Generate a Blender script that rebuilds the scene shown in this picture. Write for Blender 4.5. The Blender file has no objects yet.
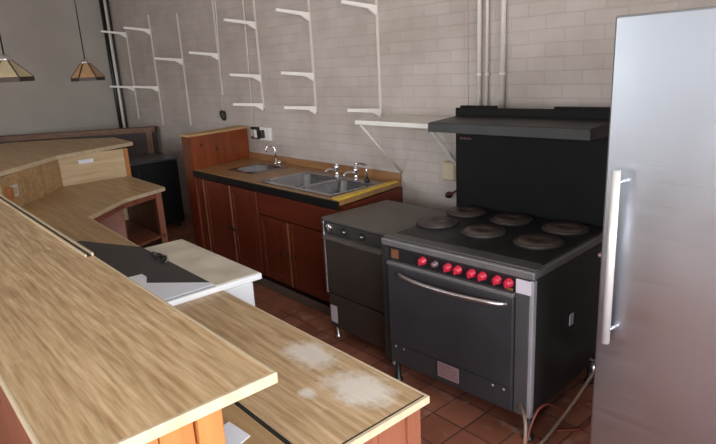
import bpy, bmesh, math, random
from mathutils import Vector, Matrix
random.seed(7)
S = bpy.context.scene
COL = S.collection
PI = math.pi

# ------------------------------------------------------------------ materials
def new_mat(name):
    m = bpy.data.materials.new(name); m.use_nodes = True
    nt = m.node_tree
    b = nt.nodes['Principled BSDF']
    return m, nt, b

def lin(c):
    return tuple((x/12.92 if x <= .04045 else ((x+.055)/1.055)**2.4) for x in c)

def rgb(r, g, b):
    return lin((r/255, g/255, b/255)) + (1,)

def flat(name, col, rough=.5, metal=0.0, var=.12, scale=6.0, bump=0.0, spec=.5):
    """a plain surface with slight procedural mottling"""
    m, nt, b = new_mat(name)
    tc = nt.nodes.new('ShaderNodeTexCoord')
    n = nt.nodes.new('ShaderNodeTexNoise'); n.inputs['Scale'].default_value = scale; n.inputs['Detail'].default_value = 4
    nt.links.new(tc.outputs['Object'], n.inputs['Vector'])
    r = nt.nodes.new('ShaderNodeValToRGB')
    r.color_ramp.elements[0].position = .3; r.color_ramp.elements[1].position = .7
    r.color_ramp.elements[0].color = tuple(c*(1-var) for c in col[:3]) + (1,)
    r.color_ramp.elements[1].color = tuple(min(1, c*(1+var)) for c in col[:3]) + (1,)
    nt.links.new(n.outputs['Fac'], r.inputs['Fac'])
    nt.links.new(r.outputs['Color'], b.inputs['Base Color'])
    b.inputs['Roughness'].default_value = rough
    b.inputs['Metallic'].default_value = metal
    b.inputs['Specular IOR Level'].default_value = spec
    if bump:
        bp = nt.nodes.new('ShaderNodeBump'); bp.inputs['Strength'].default_value = bump; bp.inputs['Distance'].default_value = .01
        nt.links.new(n.outputs['Fac'], bp.inputs['Height']); nt.links.new(bp.outputs['Normal'], b.inputs['Normal'])
    return m

def wood(name, c1, c2, axis='X', rough=.45, strip=None, fine=22, contrast=.25, knots=False):
    """stretched grain along one axis; strip = (length, width) gives glued strips; axis 'X','Y','Z'"""
    m, nt, b = new_mat(name)
    tc = nt.nodes.new('ShaderNodeTexCoord')
    mp = nt.nodes.new('ShaderNodeMapping')
    nt.links.new(tc.outputs['Object'], mp.inputs['Vector'])
    g = 1.3 if fine < 40 else 4.0
    sc = {'X': (g, fine, fine), 'Y': (fine, g, fine), 'Z': (fine, fine, g)}[axis]
    mp.inputs['Scale'].default_value = sc
    n = nt.nodes.new('ShaderNodeTexNoise'); n.inputs['Scale'].default_value = 1.0; n.inputs['Detail'].default_value = 5; n.inputs['Roughness'].default_value = .6
    nt.links.new(mp.outputs['Vector'], n.inputs['Vector'])
    r = nt.nodes.new('ShaderNodeValToRGB')
    r.color_ramp.elements[0].position = .5-contrast; r.color_ramp.elements[1].position = .5+contrast
    r.color_ramp.elements[0].color = c2; r.color_ramp.elements[1].color = c1
    nt.links.new(n.outputs['Fac'], r.inputs['Fac'])
    out = r.outputs['Color']
    if strip:
        mp2 = nt.nodes.new('ShaderNodeMapping')
        nt.links.new(tc.outputs['Object'], mp2.inputs['Vector'])
        if axis == 'Y': mp2.inputs['Rotation'].default_value = (0, 0, PI/2)
        if axis == 'Z': mp2.inputs['Rotation'].default_value = (0, PI/2, 0)
        br = nt.nodes.new('ShaderNodeTexBrick')
        br.inputs['Scale'].default_value = 1.0
        br.inputs['Brick Width'].default_value = strip[0]; br.inputs['Row Height'].default_value = strip[1]
        br.inputs['Mortar Size'].default_value = 0.0
        br.inputs['Color1'].default_value = (.88, .86, .83, 1); br.inputs['Color2'].default_value = (1.07, 1.07, 1.07, 1)
        br.offset = .37; br.offset_frequency = 3
        nt.links.new(mp2.outputs['Vector'], br.inputs['Vector'])
        mx = nt.nodes.new('ShaderNodeMix'); mx.data_type = 'RGBA'; mx.blend_type = 'MULTIPLY'; mx.inputs[0].default_value = 1
        nt.links.new(out, mx.inputs[6]); nt.links.new(br.outputs['Color'], mx.inputs[7])
        out = mx.outputs[2]
    if knots:
        v = nt.nodes.new('ShaderNodeTexVoronoi'); v.inputs['Scale'].default_value = 5.5
        nt.links.new(tc.outputs['Object'], v.inputs['Vector'])
        kr = nt.nodes.new('ShaderNodeValToRGB')
        kr.color_ramp.elements[0].position = .07; kr.color_ramp.elements[1].position = .13
        kr.color_ramp.elements[0].color = (.35, .25, .2, 1); kr.color_ramp.elements[1].color = (1, 1, 1, 1)
        nt.links.new(v.outputs['Distance'], kr.inputs['Fac'])
        mx = nt.nodes.new('ShaderNodeMix'); mx.data_type = 'RGBA'; mx.blend_type = 'MULTIPLY'; mx.inputs[0].default_value = 1
        nt.links.new(out, mx.inputs[6]); nt.links.new(kr.outputs['Color'], mx.inputs[7])
        out = mx.outputs[2]
    nt.links.new(out, b.inputs['Base Color'])
    b.inputs['Roughness'].default_value = rough
    return m

def worn(m, spots, col):
    """pale scuffed patches of an existing wood: spots = [(x, y, rx, ry)] in the object's own coordinates"""
    nt = m.node_tree; b = nt.nodes['Principled BSDF']
    src = b.inputs['Base Color'].links[0].from_socket
    tc = nt.nodes.new('ShaderNodeTexCoord')
    nz = nt.nodes.new('ShaderNodeTexNoise'); nz.inputs['Scale'].default_value = 17; nz.inputs['Detail'].default_value = 6; nz.inputs['Roughness'].default_value = .7
    nt.links.new(tc.outputs['Object'], nz.inputs['Vector'])
    out = src
    for (x, y, rx, ry) in spots:
        mp = nt.nodes.new('ShaderNodeMapping')
        mp.inputs['Location'].default_value = (-x/rx, -y/ry, 0); mp.inputs['Scale'].default_value = (1/rx, 1/ry, 0)
        nt.links.new(tc.outputs['Object'], mp.inputs['Vector'])
        ln = nt.nodes.new('ShaderNodeVectorMath'); ln.operation = 'LENGTH'
        nt.links.new(mp.outputs['Vector'], ln.inputs[0])
        ad = nt.nodes.new('ShaderNodeMath'); ad.operation = 'MULTIPLY_ADD'; ad.inputs[1].default_value = -1.6
        nt.links.new(nz.outputs['Fac'], ad.inputs[0]); nt.links.new(ln.outputs['Value'], ad.inputs[2])
        rp = nt.nodes.new('ShaderNodeMapRange')
        rp.inputs['From Min'].default_value = .35; rp.inputs['From Max'].default_value = -.25
        rp.inputs['To Min'].default_value = 0; rp.inputs['To Max'].default_value = .75
        nt.links.new(ad.outputs[0], rp.inputs['Value'])
        mx = nt.nodes.new('ShaderNodeMix'); mx.data_type = 'RGBA'
        nt.links.new(rp.outputs['Result'], mx.inputs[0]); nt.links.new(out, mx.inputs[6]); mx.inputs[7].default_value = col
        out = mx.outputs[2]
    nt.links.new(out, b.inputs['Base Color'])
    return m

def brick_wall(name, axis='X'):
    m, nt, b = new_mat(name)
    tc = nt.nodes.new('ShaderNodeTexCoord')
    sx = nt.nodes.new('ShaderNodeSeparateXYZ'); nt.links.new(tc.outputs['Object'], sx.inputs[0])
    cx = nt.nodes.new('ShaderNodeCombineXYZ')
    nt.links.new(sx.outputs[axis], cx.inputs['X']); nt.links.new(sx.outputs['Z'], cx.inputs['Y'])
    wz = nt.nodes.new('ShaderNodeTexNoise'); wz.inputs['Scale'].default_value = 5
    nt.links.new(tc.outputs['Object'], wz.inputs['Vector'])
    wm = nt.nodes.new('ShaderNodeVectorMath'); wm.operation = 'MULTIPLY_ADD'
    wm.inputs[1].default_value = (.014, .014, 0)
    nt.links.new(wz.outputs['Color'], wm.inputs[0]); nt.links.new(cx.outputs[0], wm.inputs[2])
    br = nt.nodes.new('ShaderNodeTexBrick')
    br.inputs['Scale'].default_value = 1; br.inputs['Brick Width'].default_value = .235; br.inputs['Row Height'].default_value = .078
    br.inputs['Mortar Size'].default_value = .007; br.inputs['Mortar Smooth'].default_value = .7
    br.inputs['Color1'].default_value = rgb(182, 171, 165); br.inputs['Color2'].default_value = rgb(176, 165, 158)
    br.inputs['Mortar'].default_value = rgb(172, 161, 154)
    nt.links.new(wm.outputs[0], br.inputs['Vector'])
    n = nt.nodes.new('ShaderNodeTexNoise'); n.inputs['Scale'].default_value = 3; n.inputs['Detail'].default_value = 6
    nt.links.new(tc.outputs['Object'], n.inputs['Vector'])
    r = nt.nodes.new('ShaderNodeValToRGB')
    r.color_ramp.elements[0].color = (.86, .83, .80, 1); r.color_ramp.elements[1].color = (1.06, 1.06, 1.06, 1)
    r.color_ramp.elements[0].position = .3; r.color_ramp.elements[1].position = .7
    nt.links.new(n.outputs['Fac'], r.inputs['Fac'])
    mx = nt.nodes.new('ShaderNodeMix'); mx.data_type = 'RGBA'; mx.blend_type = 'MULTIPLY'; mx.inputs[0].default_value = 1
    nt.links.new(br.outputs['Color'], mx.inputs[6]); nt.links.new(r.outputs['Color'], mx.inputs[7])
    nt.links.new(mx.outputs[2], b.inputs['Base Color'])
    b.inputs['Roughness'].default_value = .55
    n2 = nt.nodes.new('ShaderNodeTexNoise'); n2.inputs['Scale'].default_value = 28; n2.inputs['Detail'].default_value = 3
    nt.links.new(tc.outputs['Object'], n2.inputs['Vector'])
    ma = nt.nodes.new('ShaderNodeMath'); ma.operation = 'MULTIPLY_ADD'; ma.inputs[1].default_value = -1.0
    nt.links.new(br.outputs['Fac'], ma.inputs[0])
    ms = nt.nodes.new('ShaderNodeMath'); ms.operation = 'MULTIPLY'; ms.inputs[1].default_value = .5
    nt.links.new(n2.outputs['Fac'], ms.inputs[0]); nt.links.new(ms.outputs[0], ma.inputs[2])
    bp = nt.nodes.new('ShaderNodeBump'); bp.inputs['Strength'].default_value = .27; bp.inputs['Distance'].default_value = .0035
    nt.links.new(ma.outputs[0], bp.inputs['Height']); nt.links.new(bp.outputs['Normal'], b.inputs['Normal'])
    return m

def tile_floor(name):
    m, nt, b = new_mat(name)
    tc = nt.nodes.new('ShaderNodeTexCoord')
    br = nt.nodes.new('ShaderNodeTexBrick')
    br.offset = 0
    br.inputs['Scale'].default_value = 1; br.inputs['Brick Width'].default_value = .2; br.inputs['Row Height'].default_value = .2
    br.inputs['Mortar Size'].default_value = .005; br.inputs['Mortar Smooth'].default_value = .3
    br.inputs['Color1'].default_value = rgb(158, 102, 80); br.inputs['Color2'].default_value = rgb(140, 86, 66)
    br.inputs['Mortar'].default_value = rgb(84, 62, 54)
    nt.links.new(tc.outputs['Object'], br.inputs['Vector'])
    n = nt.nodes.new('ShaderNodeTexNoise'); n.inputs['Scale'].default_value = 4.5; n.inputs['Detail'].default_value = 6
    nt.links.new(tc.outputs['Object'], n.inputs['Vector'])
    r = nt.nodes.new('ShaderNodeValToRGB')
    r.color_ramp.elements[0].color = (.75, .72, .72, 1); r.color_ramp.elements[1].color = (1.15, 1.15, 1.15, 1)
    r.color_ramp.elements[0].position = .3; r.color_ramp.elements[1].position = .7
    nt.links.new(n.outputs['Fac'], r.inputs['Fac'])
    mx = nt.nodes.new('ShaderNodeMix'); mx.data_type = 'RGBA'; mx.blend_type = 'MULTIPLY'; mx.inputs[0].default_value = 1
    nt.links.new(br.outputs['Color'], mx.inputs[6]); nt.links.new(r.outputs['Color'], mx.inputs[7])
    # pale worn specks
    n3 = nt.nodes.new('ShaderNodeTexNoise'); n3.inputs['Scale'].default_value = 9; n3.inputs['Detail'].default_value = 2
    nt.links.new(tc.outputs['Object'], n3.inputs['Vector'])
    rp = nt.nodes.new('ShaderNodeMapRange'); rp.inputs['From Min'].default_value = .60; rp.inputs['From Max'].default_value = .70
    rp.inputs['To Max'].default_value = .45
    nt.links.new(n3.outputs['Fac'], rp.inputs['Value'])
    mx2 = nt.nodes.new('ShaderNodeMix'); mx2.data_type = 'RGBA'; mx2.inputs[7].default_value = rgb(185, 150, 135)
    nt.links.new(rp.outputs['Result'], mx2.inputs[0]); nt.links.new(mx.outputs[2], mx2.inputs[6])
    nt.links.new(mx2.outputs[2], b.inputs['Base Color'])
    b.inputs['Roughness'].default_value = .42
    bp = nt.nodes.new('ShaderNodeBump'); bp.inputs['Strength'].default_value = .5; bp.inputs['Distance'].default_value = .004; bp.invert = True
    nt.links.new(br.outputs['Fac'], bp.inputs['Height']); nt.links.new(bp.outputs['Normal'], b.inputs['Normal'])
    return m

def brushed(name, col, rough=.32, axis='Z', amp=.12, bump=.04):
    m, nt, b = new_mat(name)
    tc = nt.nodes.new('ShaderNodeTexCoord'); mp = nt.nodes.new('ShaderNodeMapping')
    mp.inputs['Scale'].default_value = {'Z': (160, 160, 1.5), 'X': (1.5, 160, 160)}[axis]
    nt.links.new(tc.outputs['Object'], mp.inputs['Vector'])
    n = nt.nodes.new('ShaderNodeTexNoise'); n.inputs['Scale'].default_value = 1; n.inputs['Detail'].default_value = 3
    nt.links.new(mp.outputs['Vector'], n.inputs['Vector'])
    n2 = nt.nodes.new('ShaderNodeTexNoise'); n2.inputs['Scale'].default_value = 3.2; n2.inputs['Detail'].default_value = 5
    nt.links.new(tc.outputs['Object'], n2.inputs['Vector'])
    ad = nt.nodes.new('ShaderNodeMath'); ad.operation = 'ADD'
    nt.links.new(n.outputs['Fac'], ad.inputs[0]); nt.links.new(n2.outputs['Fac'], ad.inputs[1])
    rg = nt.nodes.new('ShaderNodeMapRange'); rg.inputs['From Min'].default_value = .7; rg.inputs['From Max'].default_value = 1.3
    rg.inputs['To Min'].default_value = rough-amp/2; rg.inputs['To Max'].default_value = rough+amp/2
    nt.links.new(ad.outputs[0], rg.inputs['Value']); nt.links.new(rg.outputs['Result'], b.inputs['Roughness'])
    b.inputs['Base Color'].default_value = col
    b.inputs['Metallic'].default_value = 1
    bp = nt.nodes.new('ShaderNodeBump'); bp.inputs['Strength'].default_value = bump; bp.inputs['Distance'].default_value = .002
    nt.links.new(n.outputs['Fac'], bp.inputs['Height']); nt.links.new(bp.outputs['Normal'], b.inputs['Normal'])
    return m

LAM1, LAM2 = rgb(222, 194, 152), rgb(168, 132, 90)
M = {}
M['bar_top'] = wood('light_strip_laminate', LAM1, LAM2, 'X', .38, (.55, .034), 62, .2)
M['low_top'] = worn(wood('worn_strip_laminate', rgb(218, 190, 150), rgb(164, 130, 90), 'X', .4, (.55, .034), 62, .2),
                    [(-1.63, 1.13, .135, .075), (-1.32, 1.10, .14, .095), (-1.42, .96, .04, .03)], rgb(236, 230, 220))
M['far_top'] = wood('dull_strip_laminate', rgb(204, 170, 124), rgb(164, 130, 88), 'X', .42, (.55, .034), 26)
M['far_panel'] = wood('pale_strip_panel', rgb(222, 198, 160), rgb(182, 154, 116), 'Y', .45, (.6, .07), 18)
M['edge'] = wood('pale_edge_band', rgb(214, 196, 166), rgb(190, 166, 132), 'X', .45)
M['pine'] = wood('orange_pine', rgb(202, 136, 78), rgb(168, 98, 50), 'Z', .45, None, 14, .3, True)
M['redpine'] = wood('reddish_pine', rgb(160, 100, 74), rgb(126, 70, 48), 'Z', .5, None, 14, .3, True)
M['dullpine'] = wood('brown_pine', rgb(128, 84, 60), rgb(96, 58, 40), 'Z', .5, None, 14)
M['pinkboard'] = flat('pinkish_board', rgb(172, 120, 104), .6)
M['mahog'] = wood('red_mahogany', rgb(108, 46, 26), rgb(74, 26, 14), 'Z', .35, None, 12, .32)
M['mahog_x'] = wood('red_mahogany_rail', rgb(108, 46, 26), rgb(74, 26, 14), 'X', .35, None, 12, .32)
M['mahog_edge'] = wood('bare_door_edge', rgb(150, 98, 66), rgb(112, 66, 42), 'Z', .45)  # lighter mahogany tone, carries the light on the door edges
M['cherry'] = wood('orange_cherry_board', rgb(146, 72, 34), rgb(100, 42, 20), 'Z', .35, (.8, .16), 12, .3, True)
M['cap'] = wood('pale_ply', rgb(196, 160, 112), rgb(160, 122, 80), 'Y', .45)
M['sink_top'] = wood('tan_laminate', rgb(160, 122, 80), rgb(126, 90, 56), 'X', .38, (.6, .06), 16)
M['strip'] = wood('tan_upstand', rgb(158, 116, 74), rgb(122, 84, 52), 'X', .45)
M['black_edge'] = flat('black_edge', (.004, .004, .004, 1), .5, 0, .1, 6, 0, .25)
M['dark_wood'] = wood('dark_brown_wood', rgb(52, 33, 24), rgb(32, 20, 15), 'Y', .5)
M['rail_wood'] = wood('brown_rail_wood', rgb(116, 78, 50), rgb(82, 52, 32), 'Y', .5)
M['brick'] = brick_wall('painted_brick', 'X')
M['plaster'] = flat('grey_plaster', rgb(166, 158, 149), .8, 0, .07, 1.6, .05)
M['ceil'] = flat('white_ceiling', rgb(205, 200, 192), .9, 0, .04)
M['tiles'] = tile_floor('quarry_tiles')
M['white'] = flat('white_enamel', rgb(238, 238, 238), .35, 0, .04)
M['white_trim'] = flat('white_paint', rgb(216, 212, 204), .45, 0, .06)
M['pipe_paint'] = flat('white_painted_pipe', rgb(210, 203, 195), .4, 0, .05)
M['grey_bracket'] = flat('off_white_bracket', rgb(238, 233, 226), .4, 0, .05)
M['upright'] = flat('painted_upright', rgb(204, 196, 188), .5, 0, .06)
M['stainedtop'] = flat('stained_white_lid', rgb(214, 206, 188), .45, 0, .2, 5)
M['charcoal'] = flat('charcoal_board', rgb(66, 63, 62), .55, 0, .1)
M['paper'] = flat('bluish_white_sheet', rgb(236, 240, 248), .5, 0, .02)
M['steel'] = brushed('brushed_steel', (.47, .495, .545, 1), .38, 'X', .10, .12)
M['fridge_side'] = flat('grey_fridge_side', rgb(160, 158, 164), .4, .6, .05)
M['chrome'] = flat('chrome', (.82, .82, .84, 1), .12, 1, .02)
M['satin'] = flat('satin_aluminium', (.75, .74, .74, 1), .28, 1, .03)
M['handle'] = flat('bright_handle', (.82, .81, .80, 1), .3, .45, .02)
M['sink_steel'] = brushed('sink_steel', (.34, .35, .38, 1), .24, 'X')
M['dw_steel'] = flat('dull_dishwasher_steel', (.122, .104, .092, 1), .42, .4, .12)
M['dw_dark'] = flat('dishwasher_door', (.062, .050, .043, 1), .42, .3, .12)
M['dw_panel'] = flat('dishwasher_panel', (.06, .055, .053, 1), .45, .4, .1)
M['iron'] = flat('blackened_steel', (.026, .024, .024, 1), .5, .2, .2, 5)
M['hob_edge'] = flat('worn_hob_edge', (.20, .185, .185, 1), .42, .45, .15)
M['hob_black'] = flat('hob_surface', (.015, .014, .014, 1), .45, .1, .3, 9)
M['lip'] = flat('worn_grey_lip', (.115, .105, .10, 1), .42, .4, .15)
M['plate_iron'] = flat('cast_iron_plate', (.085, .062, .054, 1), .45, .35, .3, 8)
M['oven_door'] = flat('dark_oven_door', (.050, .048, .053, 1), .42, .35, .1)
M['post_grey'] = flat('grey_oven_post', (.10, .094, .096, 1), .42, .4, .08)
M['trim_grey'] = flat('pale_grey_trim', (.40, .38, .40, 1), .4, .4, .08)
M['black_panel'] = flat('black_panel', (.012, .011, .012, 1), .35, 0, .1)
M['splash'] = flat('black_splashback', (.0085, .0078, .0075, 1), .6, 0, .15, 6, 0, .12)
M['hoodm'] = flat('black_shelf_steel', (.022, .021, .020, 1), .45, .2, .2)
M['red_knob'] = flat('red_knob', rgb(190, 36, 62), .3, 0, .05)
M['grey_knob'] = flat('grey_spindle', rgb(120, 96, 100), .4, .4)
M['orange_led'] = flat('orange_indicator', rgb(122, 78, 52), .4)
M['tag'] = flat('pale_label', rgb(196, 188, 196), .4, 0, .05)
M['pinkplate'] = flat('pinkish_rating_plate', rgb(160, 130, 132), .45, .2)
M['plate_line'] = flat('rating_plate_print', rgb(118, 90, 94), .5)
M['badge'] = flat('red_badge', rgb(84, 34, 36), .5)
M['cream'] = flat('cream_box', rgb(186, 170, 146), .5, 0, .05)
M['socket_white'] = flat('socket_white', rgb(218, 214, 208), .35, 0, .03)
M['black'] = flat('black_plastic', (.012, .012, .012, 1), .4, 0, .1)
M['bottle_black'] = flat('black_fridge_body', (.006, .006, .006, 1), .5, 0, .1, 6, 0, .25)
M['bluegrey'] = flat('dark_blue_top', (.05, .055, .07, 1), .3, .2, .1)
M['yellow'] = flat('yellow_strip', rgb(214, 176, 52), .4, 0, .18, 14)
M['rust_hook'] = flat('dark_rust', rgb(52, 44, 38), .6, .4)
M['shade'] = flat('amber_shade', rgb(164, 128, 92), .45, 0, .15, 12)
M['shade_cream'] = flat('cream_shade', rgb(176, 160, 128), .45, 0, .12, 12)
M['shade_lead'] = flat('dark_lead', rgb(58, 44, 36), .5, .3)
M['red_cable'] = flat('orange_red_cable', rgb(128, 62, 50), .5)
M['hose'] = flat('beige_hose', rgb(132, 108, 94), .5)
M['glass'] = None
def glass():
    m, nt, b = new_mat('window_glass')
    o = nt.nodes['Material Output']
    t = nt.nodes.new('ShaderNodeBsdfTransparent'); g = nt.nodes.new('ShaderNodeBsdfGlossy'); g.inputs['Roughness'].default_value = .02
    f = nt.nodes.new('ShaderNodeFresnel'); f.inputs['IOR'].default_value = 1.45
    mx = nt.nodes.new('ShaderNodeMixShader')
    nt.links.new(f.outputs[0], mx.inputs[0]); nt.links.new(t.outputs[0], mx.inputs[1]); nt.links.new(g.outputs[0], mx.inputs[2])
    nt.links.new(mx.outputs[0], o.inputs['Surface']); return m
M['glass'] = glass()

# ------------------------------------------------------------------ geometry
class MB:
    def __init__(s): s.bm = bmesh.new(); s.smooth = []
    def _bevel(s, geom_verts, w, seg=2):
        es = set()
        for v in geom_verts:
            for e in v.link_edges: es.add(e)
        bmesh.ops.bevel(s.bm, geom=list(es), offset=w, segments=seg, profile=.5, affect='EDGES', clamp_overlap=True)
    def box(s, x0, x1, y0, y1, z0, z1, bev=0, mtx=None):
        r = bmesh.ops.create_cube(s.bm, size=1)
        T = Matrix.Translation(((x0+x1)/2, (y0+y1)/2, (z0+z1)/2)) @ Matrix.Diagonal((abs(x1-x0), abs(y1-y0), abs(z1-z0), 1))
        if mtx is not None: T = mtx @ T
        bmesh.ops.transform(s.bm, matrix=T, verts=r['verts'])
        if bev: s._bevel(r['verts'], bev)
        return s
    def bar(s, a, b, w, h, bev=0, up=(0, 0, 1)):
        """box of section w x h from a to b"""
        a, b = Vector(a), Vector(b); d = b-a; L = d.length; z = d.normalized()
        x = Vector(up).cross(z)
        if x.length < 1e-4: x = Vector((1, 0, 0)).cross(z)
        x.normalize(); y = z.cross(x)
        R = Matrix((x, y, z)).transposed().to_4x4(); R.translation = (a+b)/2
        return s.box(-w/2, w/2, -h/2, h/2, -L/2, L/2, bev, R)
    def prism(s, poly, z0, z1, bev=0):
        lo = [s.bm.verts.new((x, y, z0)) for x, y in poly]; hi = [s.bm.verts.new((x, y, z1)) for x, y in poly]
        n = len(poly); a = sum(poly[i][0]*poly[(i+1) % n][1]-poly[(i+1) % n][0]*poly[i][1] for i in range(n))
        if a < 0: lo.reverse(); hi.reverse()
        s.bm.faces.new(hi); s.bm.faces.new(list(reversed(lo)))
        for i in range(n): s.bm.faces.new((lo[i], lo[(i+1) % n], hi[(i+1) % n], hi[i]))
        if bev: s._bevel(lo+hi, bev)
        return s
    def lathe(s, prof, c=(0, 0, 0), axis=(0, 0, 1), n=24, cap=True):
        z = Vector(axis).normalized(); x = z.orthogonal().normalized(); y = z.cross(x); c = Vector(c)
        rings = []
        for r, h in prof:
            if r < 1e-6: rings.append([s.bm.verts.new(c+z*h)])
            else: rings.append([s.bm.verts.new(c+z*h+(x*math.cos(2*PI*i/n)+y*math.sin(2*PI*i/n))*r) for i in range(n)])
        for A, B in zip(rings, rings[1:]):
            for i in range(n):
                j = (i+1) % n
                f = [A[i % len(A)], A[j % len(A)], B[j % len(B)], B[i % len(B)]]
                f2 = []
                for v in f:
                    if v not in f2: f2.append(v)
                if len(f2) > 2:
                    fc = s.bm.faces.new(f2); fc.smooth = True
        if cap:
            if len(rings[0]) > 2: s.bm.faces.new(list(reversed(rings[0])))
            if len(rings[-1]) > 2: s.bm.faces.new(rings[-1])
        return s
    def tube(s, pts, r, n=10, smooth_iter=0):
        P = [Vector(p) for p in pts]
        for _ in range(smooth_iter):
            Q = [P[0]]
            for a, b in zip(P, P[1:]): Q += [a*.75+b*.25, a*.25+b*.75]
            Q.append(P[-1]); P = Q
        rings = []; x = None
        for i, p in enumerate(P):
            d = (P[min(i+1, len(P)-1)]-P[max(i-1, 0)]).normalized()
            if x is None: x = d.orthogonal().normalized()
            x = (x-d*x.dot(d)).normalized(); y = d.cross(x)
            rr = r[i] if isinstance(r, (list, tuple)) else r
            rings.append([s.bm.verts.new(p+(x*math.cos(2*PI*k/n)+y*math.sin(2*PI*k/n))*rr) for k in range(n)])
        for A, B in zip(rings, rings[1:]):
            for k in range(n):
                f = s.bm.faces.new((A[k], A[(k+1) % n], B[(k+1) % n], B[k])); f.smooth = True
        s.bm.faces.new(list(reversed(rings[0]))); s.bm.faces.new(rings[-1])
        return s
    def face(s, pts):
        s.bm.faces.new([s.bm.verts.new(p) for p in pts]); return s
    def build(s, name, mat, parent=None, world=False):
        if parent is not None and world:
            r = parent
            while r.parent: r = r.parent
            inv = (Matrix.Translation(r.location) @ r.rotation_euler.to_matrix().to_4x4()).inverted()
            s.bm.transform(inv)
        bmesh.ops.recalc_face_normals(s.bm, faces=s.bm.faces)
        me = bpy.data.meshes.new(name); s.bm.to_mesh(me); s.bm.free()
        me.materials.append(mat)
        o = bpy.data.objects.new(name, me); COL.objects.link(o)
        if parent is not None: o.parent = parent
        return o

def tag(o, label, cat, group=None):
    o['label'] = label; o['category'] = cat
    if group: o['group'] = group
    return o
def thing(name, label, cat, loc=(0, 0, 0), rz=0, group=None, rot=None):
    o = bpy.data.objects.new(name, None); COL.objects.link(o)
    o.empty_display_size = .1
    o.location = loc; o.rotation_euler = rot if rot else (0, 0, rz)
    return tag(o, label, cat, group)
def struct(o): o['kind'] = 'structure'; return o
def copy_thing(r, loc, label):
    c = r.copy(); COL.objects.link(c); c.location = loc; c['label'] = label
    def rec(src, dst):
        for ch in list(src.children):
            if ch.parent == src:
                d = ch.copy(); COL.objects.link(d); d.parent = dst; rec(ch, d)
    kids = [ch for ch in COL.objects if ch.parent == r]
    for ch in kids:
        d = ch.copy(); COL.objects.link(d); d.parent = c
        for g in [q for q in COL.objects if q.parent == ch]:
            e = g.copy(); COL.objects.link(e); e.parent = d
    return c

# ------------------------------------------------------------------ room
XL, XR, YF, YB, ZC = -9.0, 1.9, -2.9, 3.13, 3.3
struct(MB().box(XL-.2, XR+.2, YF-.2, YB+.2, -.12, 0).build('floor', M['tiles']))
struct(MB().box(XL-.2, XR+.2, YF-.2, YB+.2, ZC, ZC+.12).build('ceiling', M['ceil']))
struct(MB().box(XL-.2, XR+.2, YB, YB+.2, 0, ZC).build('wall_back', M['brick']))
struct(MB().box(XL-.2, XL, YF-.2, YB, 0, ZC).build('wall_left', M['plaster']))
RW = (-1.9, 1.7, .75, 2.75)   # window in the right wall: y0, y1, z0, z1
struct(MB().box(XR, XR+.2, YF-.2, RW[0], 0, ZC).box(XR, XR+.2, RW[1], YB, 0, ZC).box(XR, XR+.2, RW[0], RW[1], 0, RW[2]).box(XR, XR+.2, RW[0], RW[1], RW[3], ZC).build('wall_right', M['plaster']))
# street side wall with two wide unseen shop windows, left one added as fill
WIN = [(-6.5, -3.3, .75, 2.75), (-.8, 1.6, .75, 2.75)]
w = MB()
w.box(XL, WIN[0][0], YF-.2, YF, 0, ZC); w.box(WIN[0][1], WIN[1][0], YF-.2, YF, 0, ZC); w.box(WIN[1][1], XR, YF-.2, YF, 0, ZC)
for a, b, c, d in WIN: w.box(a, b, YF-.2, YF, 0, c); w.box(a, b, YF-.2, YF, d, ZC)
struct(w.build('wall_front', M['plaster']))
for i, (a, b, c, d) in enumerate(WIN):
    f = MB(); t = .06
    f.box(a, a+t, YF-.15, YF-.05, c, d); f.box(b-t, b, YF-.15, YF-.05, c, d)
    f.box(a+t, b-t, YF-.15, YF-.05, c, c+t); f.box(a+t, b-t, YF-.15, YF-.05, d-t, d)
    f.box((a+b)/2-.025, (a+b)/2+.025, YF-.14, YF-.06, c+t, d-t)
    o = struct(f.build('window_%d' % (i+1), M['white_trim']))
    MB().box(a+t, (a+b)/2-.025, YF-.104, YF-.098, c+t, d-t).box((a+b)/2+.025, b-t, YF-.104, YF-.098, c+t, d-t).build('window_pane', M['glass'], o)

a, b, c, d = RW; t = .06
f = MB().box(XR+.05, XR+.15, a, a+t, c, d).box(XR+.05, XR+.15, b-t, b, c, d).box(XR+.05, XR+.15, a+t, b-t, c, c+t).box(XR+.05, XR+.15, a+t, b-t, d-t, d)
f.box(XR+.06, XR+.14, (a+b)/2-.025, (a+b)/2+.025, c+t, d-t)
o = struct(f.build('window_3', M['white_trim']))
MB().box(XR+.098, XR+.104, a+t, (a+b)/2-.025, c+t, d-t).box(XR+.098, XR+.104, (a+b)/2+.025, b-t, c+t, d-t).build('window_pane', M['glass'], o)

# ------------------------------------------------------------------ bar (foreground)
ZB = 1.08
t = thing('bar_worktop', 'long pale strip-wood bar top in the foreground, higher than the scuffed counter beside it', 'worktop', (-1.11, .15, ZB))
MB().prism([(-1.118, .158), (-1.118, .652), (-5.375, .652), (-5.375, .158)], ZB-.027, ZB).build('top', M['bar_top'], t, True)
e = MB().box(-1.118, -1.106, .15, .662, ZB-.028, ZB+.001, .002)
e.box(-5.375, -1.118, .652, .662, ZB-.028, ZB+.001, .002); e.box(-5.375, -1.118, .15, .158, ZB-.028, ZB+.001, .002)
e.build('edge_band', M['edge'], t, True)
t = thing('track_channel', 'thin pale metal channel strip lying along the far edge of the bar top', 'trim strip', (-3.3, .64, ZB+.001))
c = MB().box(-5.3, -2.5, .626, .634, ZB+.001, ZB+.012, .001).build('rim', M['edge'], t, True)
MB().box(-5.3, -2.5, .652, .662, ZB+.001, ZB+.014, .001).build('rim', M['edge'], t, True)
MB().box(-5.3, -2.5, .634, .652, ZB+.001, ZB+.004).build('groove', M['dark_wood'], t, True)
t = thing('bar_cabinet', 'orange pine panelled base under the end of the foreground bar top', 'counter base', (-1.2, .4, 0))
b = MB()
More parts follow.
